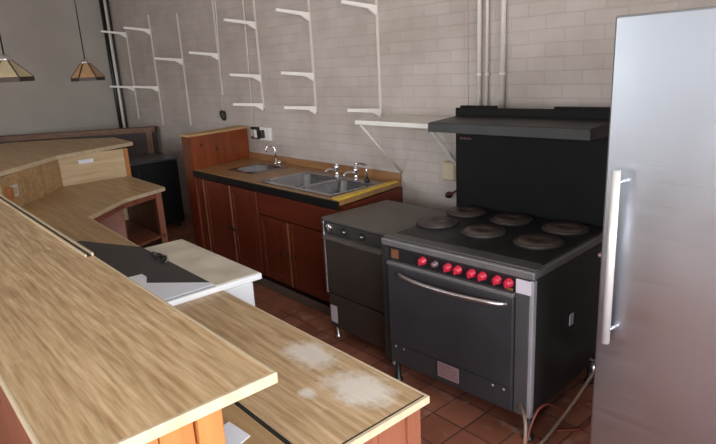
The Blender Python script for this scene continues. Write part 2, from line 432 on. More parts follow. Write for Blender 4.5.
for i in range(3): b.box(-1.19, -1.165, .205+i*.085, .205+i*.085+.083, 0, ZB-.028, .004)
b.build('end_panel', M['pine'], t, True)
MB().box(-1.215, -1.15, .462, .527, 0, ZB-.028, .005).build('post', M['pine'], t, True)
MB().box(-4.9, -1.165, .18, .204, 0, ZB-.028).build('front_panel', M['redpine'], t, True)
MB().box(-4.9, -1.22, .495, .52, .80, ZB-.028).build('back_rail', M['pine'], t, True)

# near low counter
ZLW = .75
t = thing('low_worktop', 'pale wooden counter with two white scuffed patches, below the bar end', 'worktop', (0, 0, 0))
MB().prism([(-1.137, .768), (-1.137, 1.218), (-2.49, 1.218), (-2.49, .768)], ZLW-.024, ZLW).build('top', M['low_top'], t, True)
MB().box(-1.1368, -1.1322, .768, 1.218, ZLW-.024, ZLW+.0006).build('seam_strip', M['black'], t, True)
e = MB().box(-1.132, -1.118, .768, 1.228, ZLW-.025, ZLW+.001, .002).box(-2.49, -1.132, 1.218, 1.228, ZLW-.025, ZLW+.001, .002)
e.build('edge_band', M['edge'], t, True)
MB().box(-2.49, -1.12, .7545, .7675, ZLW-.03, ZLW+.0015).build('joint_strip', M['black'], t, True)
t = thing('inner_shelf_board', 'narrow pale wood board tucked under the bar top, behind the black joint', 'worktop', (-1.8, .68, ZLW))
MB().box(-2.49, -1.13, .60, .754, ZLW-.03, ZLW, .002).build('top', M['far_top'], t, True)
t = thing('low_cabinet', 'reddish boarded base under the white-scuffed low counter', 'counter base', (-1.8, 1.0, 0))
b = MB()
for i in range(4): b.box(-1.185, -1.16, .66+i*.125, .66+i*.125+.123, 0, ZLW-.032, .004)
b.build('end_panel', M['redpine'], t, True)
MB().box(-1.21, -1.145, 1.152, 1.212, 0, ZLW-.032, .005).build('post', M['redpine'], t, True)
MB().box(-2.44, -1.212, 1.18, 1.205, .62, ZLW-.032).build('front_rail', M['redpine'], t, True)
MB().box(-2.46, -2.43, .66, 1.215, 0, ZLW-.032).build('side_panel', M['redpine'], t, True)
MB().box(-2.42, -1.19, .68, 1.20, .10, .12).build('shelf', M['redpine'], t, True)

tag(MB().prism([(-1.45, .612), (-1.33, .612), (-1.36, .70), (-1.47, .69)], ZLW+.001, ZLW+.003).build('paper_scrap', M['paper']),
    'small white paper scrap lying under the foreground bar end', 'paper')

# ------------------------------------------------------------------ far counter and raised bar
ZR = 1.09
t = thing('far_low_worktop', 'angled low wood counter top in front of the raised bar panels at left', 'worktop', (-4.8, 1.2, ZLW))
poly = [(-3.6, 1.222), (-4.757, 1.262), (-5.20, 1.71), (-5.404, 2.17), (-6.42, 2.19), (-6.425, 1.535), (-5.45, .838), (-5.2, .67), (-4.05, .67), (-4.05, .98)]
MB().prism(poly, ZLW-.03, ZLW).build('top', M['far_top'], t, True)
e = MB()
def band(e, pts, z0, z1, w=.012):
    for a, b in zip(pts, pts[1:]):
        a, b = Vector(a), Vector(b); d = (b-a).normalized(); n = Vector((d.y, -d.x))
        if w < 0: n = -n
        a2, b2 = a-d*.002, b+d*.002
        e.prism([tuple(a2), tuple(b2), tuple(b2+n*abs(w)), tuple(a2+n*abs(w))], z0, z1)
band(e, [(-3.6, 1.222), (-4.757, 1.262), (-5.20, 1.71), (-5.404, 2.17), (-6.42, 2.19)], ZLW-.032, ZLW+.001)
e.build('edge_band', M['edge'], t, True)

t = thing('raised_worktop', 'long tan bar ledge at far left, raised above the angled low counter', 'worktop', (-6.4, 1.5, ZR))
poly = [(-5.385, .662), (-5.61, .872), (-6.25, 1.465), (-6.65, 2.375), (-7.45, 2.43), (-8.02, 1.98), (-8.35, 1.45), (-7.6, -.1), (-5.385, -.1)]
MB().prism(poly, ZR-.035, ZR).build('top', M['far_top'], t, True)
e = MB(); band(e, [(-5.385, .662), (-5.61, .872), (-6.25, 1.465), (-6.65, 2.375), (-7.45, 2.43)], ZR-.037, ZR+.001)
e.build('edge_band', M['edge'], t, True)
t = thing('bar_screen', 'strip-wood upstand between the low counter and the raised ledge at left', 'panel', (-6.3, 1.5, 0))
def wallseg(a, b, z0, z1, th):
    a, b = Vector(a), Vector(b); d = (b-a).normalized(); n = Vector((-d.y, d.x))
    return MB().prism([tuple(a), tuple(b), tuple(b+n*th), tuple(a+n*th)], z0, z1)
wallseg((-5.45, .83), (-6.43, 1.53), 0, ZR-.038, .03).build('left_panel', M['far_top'], t, True)
wallseg((-6.43, 1.53), (-6.425, 2.19), 0, ZR-.038, .03).build('pale_panel', M['far_panel'], t, True)
MB().box(-6.50, -6.425, 2.195, 2.24, 0, ZR-.038, .004).build('end_post', M['pine'], t, True)
# wall outlet and sticker on the panels
a = Vector((-5.45, .83)); bb = Vector((-6.43, 1.53)); d = (bb-a).normalized(); n = Vector((d.y, -d.x))
def on_panel(a, d, n, s, z, wd, h, th, off=.001):
    p = a+d*s
    R = Matrix(((d.x, n.x, 0, p.x+n.x*off), (d.y, n.y, 0, p.y+n.y*off), (0, 0, 1, z), (0, 0, 0, 1)))
    return R
n_in = Vector((-d.y, d.x))*-1
if n_in.dot(Vector((0, 0))-a) < 0: n_in = -n_in
t = thing('outlet_plate', 'square white outlet plate on the raised bar panel at far left', 'outlet', (a.x, a.y, .93))
R = on_panel(a, d, n_in, .19, .915, 0, 0, 0)
MB().box(-.06, .06, 0, .01, -.05, .05, .003, R).build('plate', M['socket_white'], t, True)
MB().box(-.03, .03, .011, .016, -.03, .03, .002, R).build('rocker', M['cream'], t, True)
MB().box(-.13, -.063, .0, .03, -.055, .045, .004, R).build('mounting_block', M['pine'], t, True)
a2 = Vector((-6.43, 1.53)); d2 = (Vector((-6.425, 2.19))-a2).normalized(); n2 = Vector((d2.y, -d2.x))
if n2.dot(-a2) < 0: n2 = -n2
R = on_panel(a2, d2, n2, .26, .975, 0, 0, 0)
tag(MB().box(-.075, .075, 0, .006, -.02, .02, .001, R).build('white_nameplate', M['paper']), 'small white plate stuck on the pale raised bar panel', 'plate')

# open shelf unit under the far low counter
t = thing('open_shelf_unit', 'reddish open-fronted shelf unit under the corner of the angled low counter', 'shelf unit', (-5.4, 1.8, 0))
MB().box(-5.50, -5.43, 2.09, 2.15, 0, ZLW-.033, .004).build('corner_post', M['redpine'], t, True)
MB().box(-4.84, -4.78, 1.235, 1.295, 0, ZLW-.033, .004).build('inner_post', M['redpine'], t, True)
b = MB().bar((-5.245, 1.70, .685), (-5.445, 2.09, .685), .022, .06); b.bar((-4.82, 1.29, .685), (-5.235, 1.68, .685), .022, .06)
b.build('top_rail', M['redpine'], t, True)
MB().box(-6.38, -5.505, 2.12, 2.145, 0, ZLW-.033).build('end_panel', M['dullpine'], t, True)
MB().prism([(-4.85, 1.30), (-5.25, 1.72), (-5.44, 2.085), (-6.37, 2.11), (-6.38, 1.58), (-5.6, 1.03), (-4.87, 1.20)], .25, .275).build('bottom_shelf', M['redpine'], t, True)
b = MB().bar((-5.27, 1.715, .125), (-5.445, 2.09, .125), .02, .246); b.build('kick_board', M['dark_wood'], t, True)
MB().prism([(-5.26, 1.70), (-5.275, 1.715), (-5.95, 1.40), (-5.94, 1.385)], .277, .70).build('divider', M['pinkboard'], t, True)
MB().prism([(-6.38, 1.53), (-5.60, .985), (-5.59, 1.0), (-6.365, 1.545)], .277, .70).build('back_panel', M['dullpine'], t, True)
MB().box(-4.70, -3.65, 1.17, 1.20, .0, ZLW-.033).build('front_panel', M['dullpine'], t, True)

# ------------------------------------------------------------------ white chest between the counters
ZF = .775
t = thing('white_freezer', 'white appliance with stained lid standing between the two low counters', 'freezer', (-3.0, 1.05, 0))
MB().box(-3.42, -2.54, .80, 1.43, .04, .725, .012).build('body', M['white'], t, True)
MB().box(-3.465, -2.497, .74, 1.462, .74, ZF, .008).build('lid', M['white'], t, True)
MB().box(-3.445, -2.515, 1.20, 1.45, ZF+.0005, ZF+.0025, 0).build('stained_top', M['stainedtop'], t, True)
MB().box(-3.41, -2.55, .81, 1.425, .725, .74).build('lid_seal', M['black'], t, True)
for x in (-3.37, -2.60):
    for y in (.86, 1.37): MB().lathe([(.02, 0), (.02, .04)], (x, y, 0), n=12).build('foot', M['black'], t, True)
tag(MB().prism([(-3.93, .975), (-3.93, .75), (-3.05, .75), (-2.80, .96), (-2.535, 1.192), (-3.455, 1.196)], ZF+.004, ZF+.012).build('dark_board', M['charcoal']),
    'charcoal grey board lying across the white freezer lid, against the bar edge', 'board')
t = thing('white_sheet', 'bluish white sheet lying over the near edge of the charcoal board', 'sheet', (-2.7, .9, ZF+.0124))
MB().prism([(-2.95, 1.0), (-2.885, 1.0), (-2.795, .963), (-2.545, 1.19), (-2.505, 1.19), (-2.505, .76), (-2.97, .76)], ZF+.0124, ZF+.0146).build('sheet', M['paper'], t, True)
t = thing('tangled_wire', 'small tangle of dark wire on the edge of the charcoal board', 'wire', (-3.13, 1.18, ZF+.013))
pts = []
for i in range(46):
    u = i/45; a = u*15
    pts.append((-3.20+.14*u+.030*math.cos(a), 1.178+.024*math.sin(a*1.3), ZF+.022+.010*math.sin(a*.7)+.008*math.cos(a*2.1)))
MB().tube(pts, .0045, 6).build('coil', M['black'], t, True)
MB().tube([(-3.22, 1.19, ZF+.016), (-3.14, 1.22, ZF+.02), (-3.06, 1.19, ZF+.018), (-3.02, 1.16, ZF+.018)], .004, 6, 2).build('strand', M['satin'], t, True)

# ------------------------------------------------------------------ sink run
ZT = .915
def cabinet(name, label, x0, x1, doors, drawer):
    t = thing(name, label, 'cabinet', ((x0+x1)/2, 2.75, 0), 0, 'sink run base cabinets')
    xb = x1-.12 if x1 > -3 else x1
    b = MB().prism([(x0, 2.425), (x1, 2.425), (xb, 3.12), (x0, 3.12)], .10, .72); b.box(x0, x0+.02, 2.425, 3.12, .72, .872); b.prism([(x1-.02, 2.425), (x1, 2.425), (xb, 3.12), (xb-.02, 3.12)], .72, .872)
    b.box(x0+.02, x1-.02, 2.425, 2.445, .72, .872)
    b.build('carcass', M['mahog'], t, True)
    MB().box(x0, x1-.01, 2.445, 2.465, 0, .098).build('plinth', M['dark_wood'], t, True)
    return t
def door(t, x0, x1, z0, z1, knob=None, lit_edge=None):
    d = MB().box(x0+.004, x1-.004, 2.40, 2.424, z0, z1, .003)
    fw = .06
    for a, b2, c, e2 in ((x0+.004, x0+fw, z0, z1), (x1-fw, x1-.004, z0, z1), (x0+fw, x1-fw, z0, z0+fw), (x0+fw, x1-fw, z1-fw, z1)):
        d.box(a, b2, 2.393, 2.4005, c, e2, .002)
    o = d.build('door', M['mahog'], t, True)
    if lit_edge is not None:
        MB().box(lit_edge-.009, lit_edge+.009, 2.388, 2.3928, z0, z1, .001).build('edge_strip', M['mahog_edge'], o, True)  # pale strip paints in the light caught along the door edge
    if knob:
        kx, kz = knob
        MB().lathe([(.007, 0), (.007, .012), (.017, .018), (.017, .026), (0, .03)], (kx, 2.393, kz), (0, -1, 0), 14).build('knob', M['dark_wood'], o, True)
    return o
t1 = cabinet('base_cabinet', 'left red wood cabinet of the sink run, under the small basin', -5.14, -4.06, 0, False)
MB().box(-5.138, -5.01, 2.40, 2.424, .11, .838, .003).build('filler_panel', M['mahog'], t1, True)
door(t1, -5.005, -4.515, .11, .838, (-4.57, .45), -4.997)
door(t1, -4.505, -4.065, .11, .838, (-4.45, .45), -4.497)
t2 = cabinet('base_cabinet', 'right red wood cabinet of the sink run, next to the dishwasher', -4.055, -2.96, 0, True)
MB().box(-4.05, -2.965, 2.40, 2.424, .655, .838, .004).build('false_drawer_front', M['mahog_x'], t2, True)
door(t2, -4.05, -3.645, .11, .645, (-3.69, .39))
door(t2, -3.635, -2.965, .11, .645, (-3.56, .38), -3.626)
tag(MB().box(-5.14, -2.96, 2.385, 2.405, 0, .07, .003).build('kick_strip', flat('grey_kick_strip', rgb(96, 82, 74), .5)), 'grey-brown kick strip along the foot of the red wood cabinets', 'kick strip')

# worktop with openings for the sinks
t = thing('sink_worktop', 'tan wood worktop with black front edge holding the sinks', 'worktop', (-4.2, 2.75, ZT))
# openings: bowl A (small) x -4.82..-4.45 y 2.60..2.98 ; sink unit x -4.02..-3.12 y 2.47..2.99
top = MB(); z0, z1 = ZT-.035, ZT
XA0, XA1, XS0, XS1 = -4.83, -4.45, -4.06, -3.135
top.prism([(-5.147, 2.39), (XA0, 2.39), (XA0, 3.105), (-5.332, 3.105)], z0, z1); top.box(XA0, XA1, 2.39, 2.60, z0, z1); top.box(XA0, XA1, 2.97, 3.105, z0, z1)
top.box(XA1, XS0, 2.39, 3.105, z0, z1); top.box(XS0, XS1, 2.39, 2.45, z0, z1); top.box(XS0, XS1, 2.97, 3.105, z0, z1)
top.prism([(XS1, 2.39), (-2.965, 2.39), (-3.085, 3.105), (XS1, 3.105)], z0, z1)
top.build('top', M['sink_top'], t, True)
MB().box(-5.147, -2.965, 2.372, 2.39, ZT-.062, ZT-.004, .004).build('front_edge', M['black_edge'], t, True)
MB().box(-5.33, -3.09, 3.106, 3.128, ZT-.01, ZT+.06, .003).build('backsplash', M['strip'], t, True)

t = thing('yellow_strip', 'yellow strip lying along the right end of the sink worktop', 'strip', (-3.0, 2.75, ZT+.001))
MB().prism([(-2.968, 2.385), (-3.078, 3.08), (-3.118, 3.08), (-3.055, 2.40)], ZT+.001, ZT+.012).build('strip', M['yellow'], t, True)

t = thing('wood_upstand_box', 'tall orange boarded wooden box closing the left end of the sink worktop', 'panel box', (-5.33, 2.75, 0))
MB().prism([(-5.32, 2.39), (-5.15, 2.39), (-5.34, 3.125), (-5.51, 3.125)], 0, 1.225, .004).build('box', M['cherry'], t, True)
MB().prism([(-5.322, 2.38), (-5.148, 2.38), (-5.148, 2.3895), (-5.322, 2.3895)], 0, 1.225).build('front_panel', M['mahog'], t, True)  # mahogany face; its dark tone also holds the shade on the front
MB().prism([(-5.335, 2.372), (-5.135, 2.372), (-5.325, 3.128), (-5.525, 3.128)], 1.226, 1.246, .003).build('cap', M['cap'], t, True)

def basin(par, x0, x1, y0, y1, zt, depth, r=.05, name='bowl'):
    """open rounded rectangular bowl with thin wall"""
    def loop(x0, x1, y0, y1, r, z):
        P = []
        for cx, cy, a0 in ((x1-r, y1-r, 0), (x0+r, y1-r, PI/2), (x0+r, y0+r, PI), (x1-r, y0+r, 1.5*PI)):
            for i in range(6): a = a0+i*PI/10; P.append((cx+r*math.cos(a), cy+r*math.sin(a), z))
        return P
    m = MB(); g = .02
    Ls = [loop(x0, x1, y0, y1, r, zt), loop(x0+.008, x1-.008, y0+.008, y1-.008, r, zt-.012), loop(x0+g, x1-g, y0+g, y1-g, r, zt-depth+.03), loop(x0+.05, x1-.05, y0+.05, y1-.05, r*.8, zt-depth)]
    V = [[m.bm.verts.new(p) for p in L] for L in Ls]
    n = len(V[0])
    for A, B in zip(V, V[1:]):
        for i in range(n):
            f = m.bm.faces.new((A[i], A[(i+1) % n], B[(i+1) % n], B[i])); f.smooth = True
    m.bm.faces.new(V[-1])
    o = m.build(name, M['sink_steel'], par, True)
    MB().lathe([(.03, 0), (.03, .003), (.02, .004), (.018, .001), (0, .001)], ((x0+x1)/2, (y0+y1)/2, zt-depth+.0005), n=18).build('drain', M['chrome'], o, True)
    return o
def rim(par, x0, x1, y0, y1, holes, zt):
    m = MB(); xs = sorted(set([x0, x1]+[v for h in holes for v in h[:2]])); ys = sorted(set([y0, y1]+[v for h in holes for v in h[2:]]))
    for a, b in zip(xs, xs[1:]):
        for c, d in zip(ys, ys[1:]):
            cx, cy = (a+b)/2, (c+d)/2
            if any(h[0] < cx < h[1] and h[2] < cy < h[3] for h in holes): continue
            m.box(a, b, c, d, zt, zt+.005)
    bmesh.ops.remove_doubles(m.bm, verts=m.bm.verts, dist=1e-5)
    return m.build('rim', M['sink_steel'], par, True)
def gooseneck(par, x, y, z, h, reach, rr=.008, toward=(0, -1)):
    tx, ty = toward
    pts = [(x, y, z), (x, y, z+h*.6)]
    for i in range(9):
        a = PI*i/8
        pts.append((x+tx*reach*(1-math.cos(a))/2, y+ty*reach*(1-math.cos(a))/2, z+h*.6+reach*.55*math.sin(a)))
    pts.append((x+tx*reach, y+ty*reach, z+h*.5))
    MB().tube(pts, rr, 10).build('spout', M['chrome'], par, True)

t = thing('small_basin', 'small round-cornered steel basin sunk in the worktop near the orange box', 'sink', (-4.64, 2.78, ZT))
rim(t, XA0-.02, XA1+.02, 2.58, 2.99, [(XA0+.015, XA1-.015, 2.615, 2.955)], ZT+.0005)
basin(t, XA0+.015, XA1-.015, 2.615, 2.955, ZT+.005, .13, .12)
t = thing('basin_tap', 'slim gooseneck chrome tap behind the small basin', 'tap', (-4.72, 3.04, ZT))
MB().lathe([(.028, 0), (.028, .008), (.014, .02), (.012, .05)], (-4.72, 3.045, ZT+.001), n=16).build('base', M['chrome'], t, True)
gooseneck(t, -4.72, 3.045, ZT+.04, .15, .09, .009, (-.75, -.66))
MB().lathe([(.016, 0), (.02, .01), (.02, .03), (0, .036)], (-4.66, 3.045, ZT+.001), n=12).build('handle', M['chrome'], t, True)

t = thing('double_sink', 'steel double-bowl sink in the worktop beside the dishwasher', 'sink', (-3.56, 2.72, ZT))
rim(t, XS0-.015, XS1+.01, 2.435, 2.985, [(-4.015, -3.585, 2.485, 2.90), (-3.535, -3.16, 2.485, 2.90)], ZT+.0005)
basin(t, -4.015, -3.585, 2.485, 2.90, ZT+.005, .16, .06)
basin(t, -3.535, -3.16, 2.485, 2.90, ZT+.005, .16, .06)
def sink_tap(x, label, spout):
    t = thing('sink_tap', label, 'tap', (x, 2.945, ZT+.006), 0, 'chrome taps behind the double sink')
    MB().lathe([(.024, 0), (.024, .006), (.015, .012), (.015, .06), (.021, .065), (.021, .085), (.012, .10), (0, .102)], (x, 2.945, ZT+.0062), n=16).build('body', M['chrome'], t, True)
    b = MB().bar((x-.024, 2.945, ZT+.108), (x+.024, 2.945, ZT+.108), .011, .011, .003).bar((x, 2.921, ZT+.108), (x, 2.969, ZT+.108), .011, .011, .003)
    b.build('cross_handle', M['chrome'], t, True)
    if spout: MB().tube([(x, 2.94, ZT+.045), (x, 2.90, ZT+.07), (x, 2.85, ZT+.075), (x, 2.82, ZT+.06)], .010, 10, 2).build('spout', M['chrome'], t, True)
sink_tap(-3.66, 'left cross-handled chrome tap behind the double sink', True)
sink_tap(-3.42, 'right cross-handled chrome tap behind the double sink', True)
t = thing('rinse_tap', 'thin upright chrome rinse tap nearest the yellow strip', 'tap', (-3.27, 2.94, ZT+.006))
MB().lathe([(.022, 0), (.022, .01), (.010, .02), (.010, .03)], (-3.29, 2.945, ZT+.0062), n=14).build('base', M['black'], t, True)
MB().tube([(-3.29, 2.945, ZT+.03), (-3.29, 2.945, ZT+.14)], .008, 10).build('stem', M['chrome'], t, True)
MB().tube([(-3.29, 2.945, ZT+.135), (-3.31, 2.90, ZT+.155), (-3.33, 2.86, ZT+.15)], .010, 8, 1).build('spout', M['chrome'], t, True)

# ------------------------------------------------------------------ dishwasher
t = thing('dishwasher', 'low brown-grey steel dishwasher between the sink cabinets and the cooker', 'dishwasher', (-2.585, 2.5, 0))
x0, x1, yf = -2.90, -2.275, 2.175
MB().box(x0, x1, yf+.03, 2.77, .10, .835, .006).build('body', M['dw_steel'], t, True)
MB().box(x0-.004, x1+.01, yf+.005, 2.78, .836, .86, .006).build('top', M['dw_steel'], t, True)
MB().box(x0+.022, x1-.02, yf+.005, yf+.029, .765, .833, .003).build('control_panel', M['dw_panel'], t, True)
MB().box(x0, x0+.02, yf, yf+.029, .335, .834, .004).build('side_trim', M['satin'], t, True)
MB().box(x1-.018, x1, yf+.003, yf+.029, .10, .834, .004).build('side_trim', M['dw_steel'], t, True)
d = MB().box(x0+.022, x1-.02, yf+.004, yf+.029, .345, .72, .006).build('door', M['dw_dark'], t, True)
h = MB().prism([(yf-.020, .728), (yf+.004, .745), (yf+.028, .758), (yf+.028, .722), (yf-.016, .722)], x0+.022, x1-.05)
h.bm.transform(Matrix(((0, 0, 1, 0), (1, 0, 0, 0), (0, 1, 0, 0), (0, 0, 0, 1))))
h.build('handle_lip', M['dw_steel'], d, True)
MB().box(x0+.022, x1-.02, yf+.006, yf+.029, .10, .335, .004).build('lower_panel', M['dw_dark'], t, True)
MB().box(x0+.035, x0+.10, yf+.003, yf+.0058, .135, .255).build('label_plate', M['tag'], t, True)['label'] = 'small pale label plate'
MB().lathe([(.026, 0), (.026, .006), (.012, .010)], (x0+.075, yf+.005, .80), (0, -1, 0), 18).box(x0+.069, x0+.081, yf-.022, yf-.002, .778, .822, .003).build('dial', M['chrome'], t, True)
for i, x in enumerate((-2.665, -2.50)):
    o = MB().lathe([(.024, 0), (.024, .008), (.02, .011)], (x, yf+.005, .80), (0, -1, 0), 18).build('push_button', M['black'], t, True)
    MB().box(x-.010, x+.010, yf-.0075, yf-.0062, .796, .804).build('button_mark', M['socket_white'], o, True)
for x in (x0+.04, x1-.035):
    for y in (yf+.05, 2.74): MB().lathe([(.022, 0), (.022, .012), (.012, .02), (.012, .099)], (x, y, 0), n=14).build('foot', M['satin'], t, True)

# ------------------------------------------------------------------ electric cooker
CK = thing('electric_cooker', 'large blackened catering cooker with six round hotplates and red knobs', 'cooker', (-1.283, 2.10, 0), math.radians(3.3))
W = -.92
MB().box(W+.004, -.004, .03, .80, .155, .845, .006).build('body', M['iron'], CK)
MB().box(W, 0, .0, .82, .846, .885, .008).build('hob_frame', M['hob_edge'], CK)
MB().box(W+.03, -.02, .10, .80, .8855, .895, .003).build('hob_top', M['hob_black'], CK)
MB().box(W+.0, 0, .022, .098, .8855, .893, .003).build('front_lip', M['lip'], CK)
# hotplates: 3 columns x 2 rows
plate = None
for j, y in enumerate((.375, .665)):
    for i, x in enumerate((-.80, -.487, -.165)):
        p = MB().lathe([(.116, 0), (.116, .010), (.111, .014), (.109, .012), (.100, .012), (.098, .018), (.03, .018), (.028, .016), (0, .016)], (x-.02, y, .8955), n=40).build('hotplate', M['plate_iron'], CK)
        MB().lathe([(.118, 0), (.123, 0), (.123, .006), (.118, .008)], (x-.02, y, .8955), n=40, cap=False).build('plate_ring', M['iron'], p)
# fascia
MB().box(W+.05, -.092, .004, .029, .772, .844, .002).build('control_panel', M['black_panel'], CK)
for i, X in enumerate((-1.90, -1.82, -1.74, -1.68, -1.60, -1.54, -1.46, -1.40)):
    lx = (X+1.275)*1.0
    mat = M['grey_knob'] if i == 1 else M['red_knob']
    r0 = .015 if i == 1 else .0195
    k = MB().lathe([(r0+.003, 0), (r0+.003, .004), (r0, .006), (r0*.9, .026), (r0*.6, .030), (0, .031)], (lx, .0035, .812), (0, -1, 0), 18).build('knob', mat, CK)
    if i != 1: MB().box(lx-.004, lx+.004, -.033, -.027, .812-.018, .812+.018, .002).build('pointer', M['red_knob'], k)
MB().box(W+.075, W+.125, .0, .0035, .785, .835).build('indicator_light', M['orange_led'], CK)
MB().box(-.135, -.105, .0, .0035, .776, .788).build('pilot_light', M['orange_led'], CK)
MB().box(-.088, -.012, -.004, .0, .775, .842, .002).build('label_card', M['tag'], CK)['label'] = 'pale card stuck at the right of the knobs'
# posts
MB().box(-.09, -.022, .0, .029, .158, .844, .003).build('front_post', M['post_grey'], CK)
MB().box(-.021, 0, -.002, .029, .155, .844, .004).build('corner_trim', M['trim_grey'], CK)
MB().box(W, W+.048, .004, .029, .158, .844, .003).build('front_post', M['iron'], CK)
# door
dr = MB().box(W+.052, -.094, -.012, .028, .285, .745, .006).build('oven_door', M['oven_door'], CK)
MB().box(W+.052, -.094, -.016, .028, .748, .768, .003).build('door_trim', M['hob_edge'], CK)
pts = []
for i in range(17):
    u = i/16; pts.append((W+.135+u*.66, -.014-.062*math.sin(PI*u)**.55, .712-.0*u))
MB().tube(pts, .011, 10).build('handle', M['satin'], dr)
MB().box(W+.052, -.094, -.006, .028, .158, .280, .004).build('lower_panel', M['oven_door'], CK)
pl = MB().box(-.535, -.40, -.010, -.0063, .19, .275, .001).build('rating_plate', M['pinkplate'], CK)
b = MB()
for k in range(5): b.box(-.525, -.41-(.03 if k == 4 else 0), -.0108, -.0101, .204+k*.014, .209+k*.014)
b.build('print_lines', M['plate_line'], pl)
for x in (-.83, -.77, -.20, -.14): MB().lathe([(.008, 0), (.006, .003), (0, .004)], (x, -.0065, .262), (0, -1, 0), 10).build('screw', M['satin'], CK)
MB().box(.0005, .004, .36, .40, .50, .56, .001).build('side_label', M['tag'], CK)['label'] = 'small pale label on the side'
for x in (W+.04, -.04):
    for y in (.06, .74): MB().lathe([(.028, 0), (.028, .012), (.016, .02), (.016, .154)], (x, y, 0), n=16).build('foot', M['black'], CK)
# splashback with plate shelf
sp = MB().box(-1.01, -.015, .822, .845, .80, 1.512, .003)
sp.box(-.975, -.72, .822, .845, 1.512, 1.526, .002).box(-.355, -.04, .822, .845, 1.512, 1.526, .002)
sp.build('splashback', M['splash'], CK)
sh = MB()
prof = [(.52, 1.398), (.52, 1.447), (.535, 1.452), (.815, 1.465), (.821, 1.465), (.821, 1.385)]
sh.prism(prof, -.99, -.015)
sh.bm.transform(Matrix(((0, 0, 1, 0), (1, 0, 0, 0), (0, 1, 0, 0), (0, 0, 0, 1))))
sh.build('plate_shelf', M['hoodm'], CK)
b = MB(); x = -.975
for wdt, h in ((.012, .014), (.010, .011), (.012, .014), (.010, .010), (.008, .014), (.011, .011)):
    b.box(x, x+wdt, .8195, .8215, 1.318, 1.318+h); x += wdt+.004
b.build('badge', M['badge'], CK)['label'] = 'small dim red badge'
MB().box(-.006, .016, .80, .821, .905, .935, .003).build('side_clip', M['black'], CK)

# ------------------------------------------------------------------ fridge
FR = thing('upright_fridge', 'tall brushed steel upright fridge at the right edge', 'fridge', (-.632, 2.0, 0), 0, None, (0, math.radians(-.1), 0))
fx0, fx1 = -.315, .385
MB().box(fx0+.006, fx1, .06, .74, .09, 1.905, .006).build('body', M['fridge_side'], FR)
d = MB().box(fx0, fx1, .0, .056, .11, 1.915, .008).build('door', M['steel'], FR)
MB().tube([(fx0+.062, -.05, .75), (fx0+.062, -.05, 1.405)], .015, 14).build('handle_bar', M['handle'], d)
for z in (.80, 1.36): MB().tube([(fx0+.062, -.05, z), (fx0+.072, .002, z)], .009, 10).build('handle_bracket', M['chrome'], d)
MB().box(fx0-.012, fx0+.004, .05, .075, 1.185, 1.22, .002).build('side_catch', M['black'], FR)
l = MB().box(fx0-.022, fx0+.004, .05, .08, 1.02, 1.075, .003)
l.lathe([(.008, 0), (.008, .03), (0, .032)], (fx0-.012, .05, 1.06), (0, -1, 0), 10).build('side_latch', M['pinkplate'], FR)
MB().box(fx0+.02, fx1-.02, .02, .06, .02, .085).build('kick_grille', M['black'], FR)
for x in (fx0+.05, fx1-.05):
    for y in (.12, .68): MB().lathe([(.02, 0), (.02, .1)], (x, y, -.008 if x < 0 else .004), n=12).build('foot', M['black'], FR)

# ------------------------------------------------------------------ wall shelf
t = thing('wall_shelf', 'white wooden wall shelf on diagonal struts left of the cooker hood', 'shelf', (-2.8, 2.95, 1.40))
MB().box(-3.12, -2.36, 2.70, 3.125, 1.395, 1.425, .003).build('board', M['white_trim'], t, True)
MB().tube([(-3.08, 2.72, 1.39), (-3.08, 3.12, .985)], .009, 8).build('strut', M['upright'], t, True)
MB().bar((-2.50, 2.80, 1.385), (-2.50, 3.12, 1.06), .03, .022, .003).build('strut', M['upright'], t, True)
MB().box(-3.10, -2.40, 3.098, 3.125, 1.36, 1.394).build('wall_cleat', M['white_trim'], t, True)

# ------------------------------------------------------------------ shelf uprights with arms
def upright(x, z0, z1, arms, label, w=.024):
    t = thing('shelf_upright', label, 'shelf bracket', (x, 3.13, z0), 0, 'slotted shelf uprights on the brick wall')
    MB().box(x-w/2, x+w/2, 3.116, 3.1295, z0, z1, .002).build('rail', M['upright'], t, True)
    for z in arms:
        a = MB(); yt = 2.79
        # tapering arm: tip thin, deep at the wall
        prof = [(3.115, z+.012), (yt, z+.038), (yt, z+.016), (3.03, z-.012), (3.115, z-.06)]
        a.prism(prof, x-.010, x+.010)
        a.bm.transform(Matrix(((0, 0, 1, 0), (1, 0, 0, 0), (0, 1, 0, 0), (0, 0, 0, 1))))
        a.build('arm', M['grey_bracket'], t, True)
upright(-8.31, 1.22, 2.42, (2.39, 1.67), 'far left white shelf upright with two arms, beside the corner pipes')
upright(-7.48, 1.17, 2.55, (2.37, 1.66), 'white shelf upright with two arms, second from the corner pipes')
upright(-6.66, 1.2, 2.49, (1.97,), 'white shelf upright with one arm, third from the corner pipes')
upright(-5.78, 1.56, 3.2, (1.99,), 'white shelf upright with one arm, above the iron hook')
upright(-4.98, 1.44, 3.2, (2.24, 1.75, 1.475), 'white shelf upright with three arms, above the orange box')
upright(-4.12, 1.42, 3.2, (2.24, 1.745, 1.46), 'white shelf upright with three arms, above the double sink')
upright(-3.29, 1.428, 3.2, (2.21, 1.455), 'white shelf upright with two arms, just above the wall shelf')

